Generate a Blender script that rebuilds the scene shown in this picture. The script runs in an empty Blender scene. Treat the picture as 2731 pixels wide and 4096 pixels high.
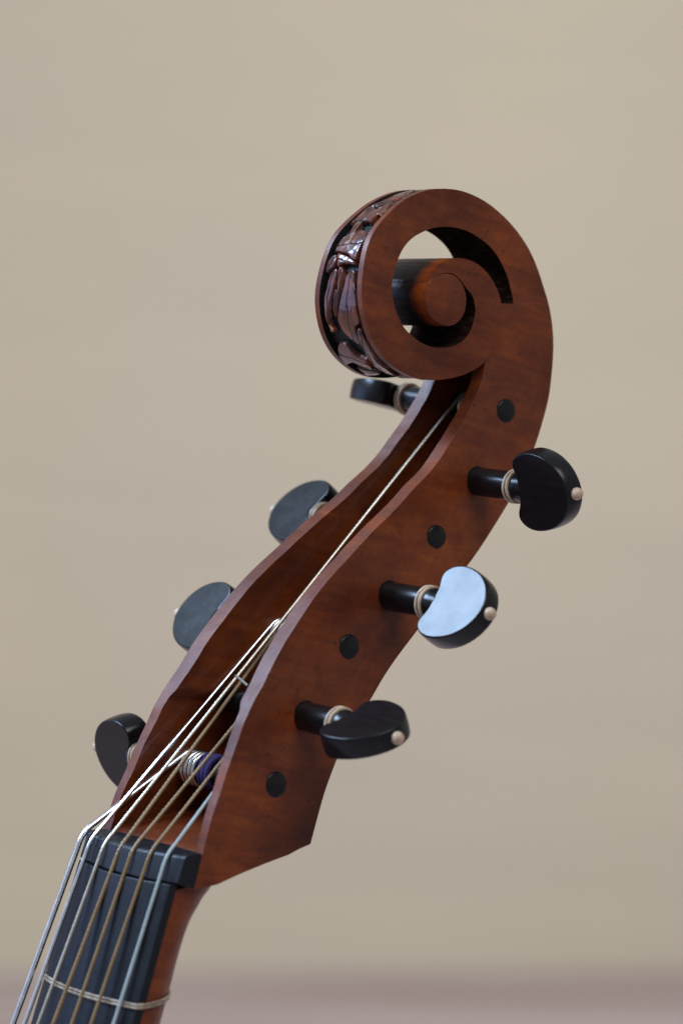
import bpy, bmesh, math, random
import numpy as np
from mathutils import Matrix, Vector, noise

random.seed(7)
scene = bpy.context.scene
C = scene.collection
MM = 0.001

# ------------------------------------------------------------------ camera
CAM_Z = 1.2
cam_d = bpy.data.cameras.new('camera')
cam = bpy.data.objects.new('camera', cam_d)
C.objects.link(cam)
cam.location = (0, 0, CAM_Z)
cam.rotation_euler = (math.pi / 2, 0, 0)
cam_d.lens = 100.01
cam_d.sensor_width = 36
cam_d.clip_start = 0.02
cam_d.clip_end = 60
cam_d.dof.use_dof = True
cam_d.dof.focus_distance = 0.955
cam_d.dof.aperture_fstop = 7.5
scene.camera = cam

# ------------------------------------------------------------------ world, lamps, exposure
world = bpy.data.worlds.new('World')
scene.world = world
world.use_nodes = True
world.node_tree.nodes['Background'].inputs[0].default_value = (0.95, 0.97, 1.0, 1)
world.node_tree.nodes['Background'].inputs[1].default_value = 0.30
scene.view_settings.view_transform = 'Standard'
scene.view_settings.look = 'None'
scene.view_settings.exposure = 0
scene.view_settings.gamma = 1


def area_lamp(name, loc, target, sx, sy, power, col):
    d = bpy.data.lights.new(name, 'AREA')
    d.shape = 'RECTANGLE'
    d.size, d.size_y, d.energy, d.color = sx, sy, power, col
    o = bpy.data.objects.new(name, d)
    C.objects.link(o)
    o.location = loc
    o.rotation_euler = (Vector(target) - Vector(loc)).to_track_quat('-Z', 'Y').to_euler()
    return o


HEAD = (-0.018, 0.95, CAM_Z - 0.034)
area_lamp('window_light', (HEAD[0] - 1.84, HEAD[1] + 0.08, HEAD[2] + 1.66), HEAD, 1.36, 0.85, 118, (0.50, 0.70, 1.0))
area_lamp('room_light', (0.75, -0.55, CAM_Z + 2.0), HEAD, 1.8, 1.3, 42, (0.95, 0.97, 1.0))
area_lamp('window_lower_light', (HEAD[0] - 2.15, HEAD[1] + 0.66, HEAD[2] + 0.26), HEAD, 1.6, 1.0, 7.0, (0.30, 0.45, 1.0))
area_lamp('wall_fill_light', (0.1, 2.1, CAM_Z + 1.9), (0.0, 7.8, CAM_Z + 0.3), 4.0, 1.4, 212, (1.0, 0.978, 0.962))  # added unseen fill lamp, there only to brighten the wall

# ------------------------------------------------------------------ node helpers
def new_mat(name):
    m = bpy.data.materials.new(name)
    m.use_nodes = True
    nt = m.node_tree
    return m, nt, nt.nodes['Principled BSDF']


def nd(nt, typ, **kw):
    n = nt.nodes.new(typ)
    for k, v in kw.items():
        setattr(n, k, v)
    return n


def ramp(nt, fac, stops):
    r = nd(nt, 'ShaderNodeValToRGB')
    e = r.color_ramp.elements
    while len(e) < len(stops):
        e.new(0.5)
    for q, (p, c) in zip(e, stops):
        q.position = p
        q.color = (*c, 1) if len(c) == 3 else c
    nt.links.new(fac, r.inputs[0])
    return r.outputs[0]


def noise_tex(nt, vec, scale, detail=4, rough=0.55, dist=0.0):
    t = nd(nt, 'ShaderNodeTexNoise')
    t.inputs['Scale'].default_value = scale
    t.inputs['Detail'].default_value = detail
    t.inputs['Roughness'].default_value = rough
    t.inputs['Distortion'].default_value = dist
    nt.links.new(vec, t.inputs['Vector'])
    return t.outputs['Fac']


def obj_coord(nt, scale=(1, 1, 1), rot=(0, 0, 0)):
    tc = nd(nt, 'ShaderNodeTexCoord')
    v = tc.outputs['Object']
    if any(rot):
        mr = nd(nt, 'ShaderNodeMapping')
        mr.inputs['Rotation'].default_value = rot
        nt.links.new(v, mr.inputs['Vector'])
        v = mr.outputs[0]
    mp = nd(nt, 'ShaderNodeMapping')
    mp.inputs['Scale'].default_value = scale
    nt.links.new(v, mp.inputs['Vector'])
    return mp.outputs[0]


def mix_col(nt, fac, a, b, mode='MIX'):
    m = nd(nt, 'ShaderNodeMix', data_type='RGBA', blend_type=mode)
    for sock, v in ((m.inputs[0], fac), (m.inputs[6], a), (m.inputs[7], b)):
        if isinstance(v, bpy.types.NodeSocket):
            nt.links.new(v, sock)
        elif isinstance(v, (int, float)):
            sock.default_value = v
        else:
            sock.default_value = (*v, 1)
    return m.outputs[2]


def bump(nt, h, strength, dist, prev=None):
    b = nd(nt, 'ShaderNodeBump')
    b.inputs['Strength'].default_value = strength
    b.inputs['Distance'].default_value = dist
    nt.links.new(h, b.inputs['Height'])
    if prev is not None:
        nt.links.new(prev, b.inputs['Normal'])
    return b.outputs[0]


def varnish(name, tint=1.0, stain=None, coat=0.12):
    """reddish brown flamed maple under varnish; stain: black paint inside the volute"""
    m, nt, p = new_mat(name)
    # flame: soft bands across the length, gently tilted
    fl = noise_tex(nt, obj_coord(nt, (25, 26, 150), (math.radians(11), 0, 0)), 1.0, 5, 0.6, 1.2)
    fine = noise_tex(nt, obj_coord(nt, (800, 110, 800), (math.radians(-53), 0, 0)), 1.0, 4, 0.65, 0.3)
    blot = noise_tex(nt, obj_coord(nt), 55, 6, 0.62, 0.5)
    big = noise_tex(nt, obj_coord(nt, (1, 1, 1.4)), 20, 3, 0.5, 0.3)
    c1 = ramp(nt, fl, [(0.30, (0.100 * tint, 0.0178 * tint, 0.0040 * tint)), (0.52, (0.136 * tint, 0.0265 * tint, 0.0048 * tint)), (0.74, (0.178 * tint, 0.0400 * tint, 0.0062 * tint))])
    c2 = ramp(nt, blot, [(0.30, (0.66, 0.56, 0.56)), (0.52, (1.0, 1.0, 1.0)), (0.74, (1.20, 1.15, 1.05))])
    c = mix_col(nt, 1.0, c1, c2, 'MULTIPLY')
    c3 = ramp(nt, fine, [(0.33, (0.66, 0.60, 0.60)), (0.50, (1.0, 1.0, 1.0)), (0.66, (1.16, 1.14, 1.06))])
    c = mix_col(nt, 0.45, c, c3, 'MULTIPLY')
    fl2 = noise_tex(nt, obj_coord(nt, (60, 60, 430), (math.radians(11), 0, 0)), 1.0, 3, 0.6, 0.8)
    c = mix_col(nt, 0.35, c, ramp(nt, fl2, [(0.33, (0.70, 0.64, 0.62)), (0.50, (1.0, 1.0, 1.0)), (0.70, (1.15, 1.18, 1.1))]), 'MULTIPLY')
    c4 = ramp(nt, big, [(0.33, (0.66, 0.58, 0.62)), (0.50, (1.0, 1.0, 1.0)), (0.67, (1.32, 1.36, 1.0))])
    c = mix_col(nt, 1.0, c, c4, 'MULTIPLY')
    # dark pits and dents
    pit = noise_tex(nt, obj_coord(nt), 420, 2, 0.5)
    pm = ramp(nt, pit, [(0.24, (1, 1, 1)), (0.30, (0, 0, 0))])
    c = mix_col(nt, pm, c, (0.03, 0.012, 0.008))
    rough = ramp(nt, blot, [(0.3, (0.50,) * 3), (0.7, (0.38,) * 3)])
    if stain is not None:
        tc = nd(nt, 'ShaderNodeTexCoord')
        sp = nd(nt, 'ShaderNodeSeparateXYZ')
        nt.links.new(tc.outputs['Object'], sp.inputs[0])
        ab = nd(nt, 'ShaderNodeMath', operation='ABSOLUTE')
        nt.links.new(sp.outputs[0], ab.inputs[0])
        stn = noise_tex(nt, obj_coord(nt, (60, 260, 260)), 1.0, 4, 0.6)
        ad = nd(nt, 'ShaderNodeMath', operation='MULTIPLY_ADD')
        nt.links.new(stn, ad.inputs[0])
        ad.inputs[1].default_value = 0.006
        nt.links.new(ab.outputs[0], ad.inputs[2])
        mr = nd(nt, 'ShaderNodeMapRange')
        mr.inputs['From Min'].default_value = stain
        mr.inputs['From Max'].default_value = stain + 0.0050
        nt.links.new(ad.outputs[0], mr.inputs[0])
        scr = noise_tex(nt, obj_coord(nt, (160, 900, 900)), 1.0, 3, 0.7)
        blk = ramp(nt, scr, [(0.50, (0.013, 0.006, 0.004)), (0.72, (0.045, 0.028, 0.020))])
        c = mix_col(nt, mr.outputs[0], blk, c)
    nt.links.new(c, p.inputs['Base Color'])
    nt.links.new(rough, p.inputs['Roughness'])
    p.inputs['Specular IOR Level'].default_value = 0.32
    p.inputs['Coat Weight'].default_value = coat
    p.inputs['Coat Roughness'].default_value = 0.22
    wav = noise_tex(nt, obj_coord(nt), 120, 3, 0.5)
    b = bump(nt, wav, 0.30, 0.0010)
    b = bump(nt, fine, 0.22, 0.0004, b)
    b = bump(nt, pit, 0.06, 0.0003, b)
    nt.links.new(b, p.inputs['Normal'])
    return m


def ebony(name, base, rough, spec=0.4, grain=True):
    m, nt, p = new_mat(name)
    g = noise_tex(nt, obj_coord(nt, (110, 700, 700)), 1.0, 4, 0.6)
    c = ramp(nt, g, [(0.35, tuple(v * 0.75 for v in base)), (0.7, tuple(v * 1.35 for v in base))])
    nt.links.new(c, p.inputs['Base Color'])
    r = ramp(nt, noise_tex(nt, obj_coord(nt), 160, 3), [(0.3, (rough * 0.88,) * 3), (0.7, (rough * 1.12,) * 3)])
    nt.links.new(r, p.inputs['Roughness'])
    p.inputs['Specular IOR Level'].default_value = spec
    nt.links.new(bump(nt, noise_tex(nt, obj_coord(nt), 110, 2), 0.06, 0.0008, bump(nt, g, 0.05, 0.0003)), p.inputs['Normal'])
    return m


def plain(name, lo, hi, rough, spec=0.4, scale=300, metal=0.0):
    m, nt, p = new_mat(name)
    c = ramp(nt, noise_tex(nt, obj_coord(nt), scale, 4), [(0.35, lo), (0.68, hi)])
    nt.links.new(c, p.inputs['Base Color'])
    p.inputs['Roughness'].default_value = rough
    p.inputs['Metallic'].default_value = metal
    p.inputs['Specular IOR Level'].default_value = spec
    nt.links.new(bump(nt, noise_tex(nt, obj_coord(nt), scale * 2.5, 3), 0.1, 0.0003), p.inputs['Normal'])
    return m


def wound(name, col, rough, pitch, metal=1.0, strength=0.6):
    """string with fine winding: bands along the u coordinate (metres along the string)"""
    m, nt, p = new_mat(name)
    uv = nd(nt, 'ShaderNodeUVMap')
    w = nd(nt, 'ShaderNodeTexWave', wave_type='BANDS', bands_direction='X')
    w.inputs['Scale'].default_value = 0.314 / pitch * 0.001 / 0.001 / 1.0
    mp = nd(nt, 'ShaderNodeMapping')
    mp.inputs['Scale'].default_value = (1.0, 0.0, 0.0)
    nt.links.new(uv.outputs[0], mp.inputs[0])
    nt.links.new(mp.outputs[0], w.inputs['Vector'])
    n = noise_tex(nt, obj_coord(nt), 260, 3)
    c = ramp(nt, n, [(0.35, tuple(v * 0.8 for v in col)), (0.65, col)])
    nt.links.new(c, p.inputs['Base Color'])
    p.inputs['Metallic'].default_value = metal
    p.inputs['Roughness'].default_value = rough
    nt.links.new(bump(nt, w.outputs['Fac'], strength, 0.0003), p.inputs['Normal'])
    return m


WOOD = varnish('varnished_maple')
RUBBED = varnish('rubbed_edge_varnish', 1.35, None, 0.9)
RUBBED.node_tree.nodes['Principled BSDF'].inputs['Coat Roughness'].default_value = 0.10
INSIDE = varnish('varnished_maple_inside', 0.85, None, 0.2)
STAIN = varnish('black_stained_maple', 1.9, 0.0108, 0.05)
STAIN.node_tree.nodes['Principled BSDF'].inputs['Specular IOR Level'].default_value = 0.2
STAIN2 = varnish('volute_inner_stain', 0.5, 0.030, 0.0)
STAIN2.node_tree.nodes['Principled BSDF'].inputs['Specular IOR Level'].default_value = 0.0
EBONY = ebony('ebony_peg', (0.006, 0.006, 0.007), 0.25, 0.30)
BOARD = ebony('ebony_fingerboard', (0.006, 0.007, 0.011), 0.42, 0.27)
ENDGRAIN = ebony('ebony_peg_end', (0.016, 0.017, 0.015), 0.50, 0.4)
PALE = plain('pale_wood_ring', (0.42, 0.31, 0.21), (0.60, 0.48, 0.36), 0.42)
BROWN = plain('brown_wood_ring', (0.10, 0.055, 0.035), (0.16, 0.09, 0.055), 0.5)
PIP = plain('boxwood_pip', (0.40, 0.28, 0.19), (0.55, 0.41, 0.30), 0.40)
SILVER = wound('silver_wound_string', (0.90, 0.91, 0.93), 0.22, 0.00045, 1.0, 0.05)
ROPE = wound('twisted_string', (0.62, 0.56, 0.46), 0.30, 0.0016, 0.75, 0.04)
GUT = wound('gut_string', (0.24, 0.15, 0.065), 0.30, 0.0016, 0.0, 0.15)
PLAIN_GUT = wound('plain_gut_string', (0.36, 0.42, 0.42), 0.30, 0.0020, 0.0, 0.08)
FRET = plain('gut_fret', (0.16, 0.105, 0.06), (0.46, 0.38, 0.29), 0.40, 0.5, 300)
SILK = wound('purple_silk', (0.032, 0.016, 0.12), 0.75, 0.0005, 0.0, 0.4)
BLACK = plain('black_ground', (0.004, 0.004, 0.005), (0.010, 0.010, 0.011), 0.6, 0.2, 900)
GREY = plain('grey_string_end', (0.20, 0.20, 0.19), (0.30, 0.30, 0.28), 0.5)

# carved relief: leaves varnished, ground black and stippled
RELIEF, nt, p = new_mat('carved_relief')
at = nd(nt, 'ShaderNodeAttribute', attribute_name='leaf')
bl = noise_tex(nt, obj_coord(nt), 130, 6, 0.65, 0.6)
lc = ramp(nt, bl, [(0.34, (0.010, 0.004, 0.003)), (0.46, (0.062, 0.013, 0.006)), (0.60, (0.12, 0.026, 0.008)), (0.72, (0.26, 0.062, 0.011))])
gr = noise_tex(nt, obj_coord(nt), 1500, 3, 0.6)
gc = ramp(nt, gr, [(0.40, (0.004, 0.004, 0.005)), (0.66, (0.016, 0.017, 0.018))])
lm = ramp(nt, at.outputs['Fac'], [(0.25, (0, 0, 0)), (0.60, (1, 1, 1))])
nt.links.new(mix_col(nt, lm, gc, lc), p.inputs['Base Color'])
rr = ramp(nt, at.outputs['Fac'], [(0.2, (0.38,) * 3), (0.6, (0.34,) * 3)])
nt.links.new(rr, p.inputs['Roughness'])
cw = nd(nt, 'ShaderNodeMath', operation='MULTIPLY')
nt.links.new(lm, cw.inputs[0])
cw.inputs[1].default_value = 0.75
nt.links.new(cw.outputs[0], p.inputs['Coat Weight'])
p.inputs['Coat Roughness'].default_value = 0.07
p.inputs['Specular IOR Level'].default_value = 0.25
gm = nd(nt, 'ShaderNodeMath', operation='SUBTRACT')
gm.inputs[0].default_value = 1.0
nt.links.new(lm, gm.inputs[1])
gh = nd(nt, 'ShaderNodeMath', operation='MULTIPLY')
nt.links.new(gm.outputs[0], gh.inputs[0])
nt.links.new(gr, gh.inputs[1])
b0 = bump(nt, gh.outputs[0], 0.7, 0.0006)
b1 = bump(nt, noise_tex(nt, obj_coord(nt), 300, 3), 0.35, 0.0006, b0)
nt.links.new(bump(nt, noise_tex(nt, obj_coord(nt), 900, 3), 0.25, 0.0003, b1), p.inputs['Normal'])

# ------------------------------------------------------------------ mesh helpers
class MB:
    def __init__(self):
        self.v, self.f, self.m, self.uv = [], [], [], {}

    def add(self, pts):
        b = len(self.v)
        self.v += [tuple(float(c) for c in p) for p in pts]
        return b

    def face(self, idx, mat=0, uvs=None):
        if uvs is not None:
            self.uv[len(self.f)] = uvs
        self.f.append(tuple(idx))
        self.m.append(mat)

    def grid(self, rows, mat=0, close=False, matf=None):
        n = len(rows[0])
        bs = [self.add(r) for r in rows]
        for i in range(len(rows) - 1):
            for j in range(n if close else n - 1):
                k = (j + 1) % n
                self.face((bs[i] + j, bs[i] + k, bs[i + 1] + k, bs[i + 1] + j), matf(i, j) if matf else mat)
        return bs

    def cap(self, b, n, mat=0, flip=False):
        r = list(range(b, b + n))
        self.face(r[::-1] if flip else r, mat)

    def build(self, name, mats, parent=None, sharp=40, bevel=0, merge=0.0, segs=2, scale=MM, bmat=-1):
        me = bpy.data.meshes.new(name)
        me.from_pydata([(a * scale, b * scale, c * scale) for a, b, c in self.v], [], self.f)
        for m in (mats if isinstance(mats, (list, tuple)) else [mats]):
            me.materials.append(m)
        for pl, mi in zip(me.polygons, self.m):
            pl.material_index = mi
        if self.uv:
            ul = me.uv_layers.new(name='UVMap')
            for fi, us in self.uv.items():
                for li, u in zip(me.polygons[fi].loop_indices, us):
                    ul.data[li].uv = u
        bm = bmesh.new()
        bm.from_mesh(me)
        if merge:
            bmesh.ops.remove_doubles(bm, verts=bm.verts, dist=merge * scale)
            bmesh.ops.dissolve_degenerate(bm, edges=bm.edges, dist=merge * scale * 0.5)
        bmesh.ops.recalc_face_normals(bm, faces=bm.faces)
        bm.to_mesh(me)
        bm.free()
        me.shade_smooth()
        if not bevel:
            me.set_sharp_from_angle(angle=math.radians(sharp))
        o = bpy.data.objects.new(name, me)
        C.objects.link(o)
        if parent:
            o.parent = parent
        if bevel:
            me.set_sharp_from_angle(angle=math.radians(70))
            bv = o.modifiers.new('bevel', 'BEVEL')
            bv.width = bevel * scale
            bv.segments = segs
            bv.material = bmat
            bv.limit_method = 'ANGLE'
            bv.angle_limit = math.radians(sharp)
            wn = o.modifiers.new('normals', 'WEIGHTED_NORMAL')
            wn.keep_sharp = False
            wn.weight = 100
            bv.harden_normals = False
        return o


def frame_path(P):
    P = np.asarray(P, float)
    T = np.gradient(P, axis=0)
    T /= np.linalg.norm(T, axis=1)[:, None] + 1e-12
    up = np.array([1.0, 0.2, 0.1])
    N = []
    n = up - T[0] * (up @ T[0])
    n /= np.linalg.norm(n)
    for t in T:
        n = n - t * (n @ t)
        n /= np.linalg.norm(n)
        N.append(n.copy())
    N = np.array(N)
    return P, T, N, np.cross(T, N)


def resample(P, step):
    P = np.asarray(P, float)
    s = np.r_[0, np.cumsum(np.linalg.norm(np.diff(P, axis=0), axis=1))]
    k = np.linspace(0, s[-1], max(3, int(s[-1] / step) + 1))
    return np.stack([np.interp(k, s, P[:, j]) for j in range(P.shape[1])], 1)


def catmull(P, per=12):
    P = np.asarray(P, float)
    Q = np.vstack([2 * P[0] - P[1], P, 2 * P[-1] - P[-2]])
    out = []
    for i in range(1, len(Q) - 2):
        a, b, c, d = Q[i - 1:i + 3]
        for t in np.linspace(0, 1, per, endpoint=False):
            out.append(0.5 * (2 * b + (c - a) * t + (2 * a - 5 * b + 4 * c - d) * t * t + (3 * b - a - 3 * c + d) * t ** 3))
    out.append(P[-1])
    return np.array(out)


def tube(mb, path, rad, segs=10, twist=None, lobes=3, depth=0.14, wob=0.0):
    P, T, N, B = frame_path(path)
    s = np.r_[0, np.cumsum(np.linalg.norm(np.diff(P, axis=0), axis=1))]
    th = np.linspace(0, 2 * math.pi, segs, endpoint=False)
    rows = []
    for i in range(len(P)):
        r = np.full(segs, rad, float)
        if twist:
            r *= 1 - depth * 0.5 + depth * np.abs(np.cos(lobes * 0.5 * (th - 2 * math.pi * s[i] / twist)))
        if wob:
            r *= 1 + wob * noise.noise((s[i] * 0.7, rad * 9, 1.3))
        rows.append(P[i] + np.outer(r * np.cos(th), N[i]) + np.outer(r * np.sin(th), B[i]))
    bs = [mb.add(r) for r in rows]
    for i in range(len(P) - 1):
        for j in range(segs):
            k = (j + 1) % segs
            u0, u1, v0, v1 = s[i] * MM, s[i + 1] * MM, j / segs, (j + 1) / segs
            mb.face((bs[i] + j, bs[i] + k, bs[i + 1] + k, bs[i + 1] + j), 0, ((u0, v0), (u0, v1), (u1, v1), (u1, v0)))
    mb.cap(bs[0], segs, 0, True)
    mb.cap(bs[-1], segs)


def lathe(mb, prof, segs=40, mat=0):
    """profile (a, r) turned about the local x axis"""
    th = np.linspace(0, 2 * math.pi, segs, endpoint=False)
    rows = [np.c_[np.full(segs, a), r * np.cos(th), r * np.sin(th)] for a, r in prof]
    bs = mb.grid(rows, mat, close=True)
    mb.cap(bs[0], segs, mat, True)
    mb.cap(bs[-1], segs, mat)


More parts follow.
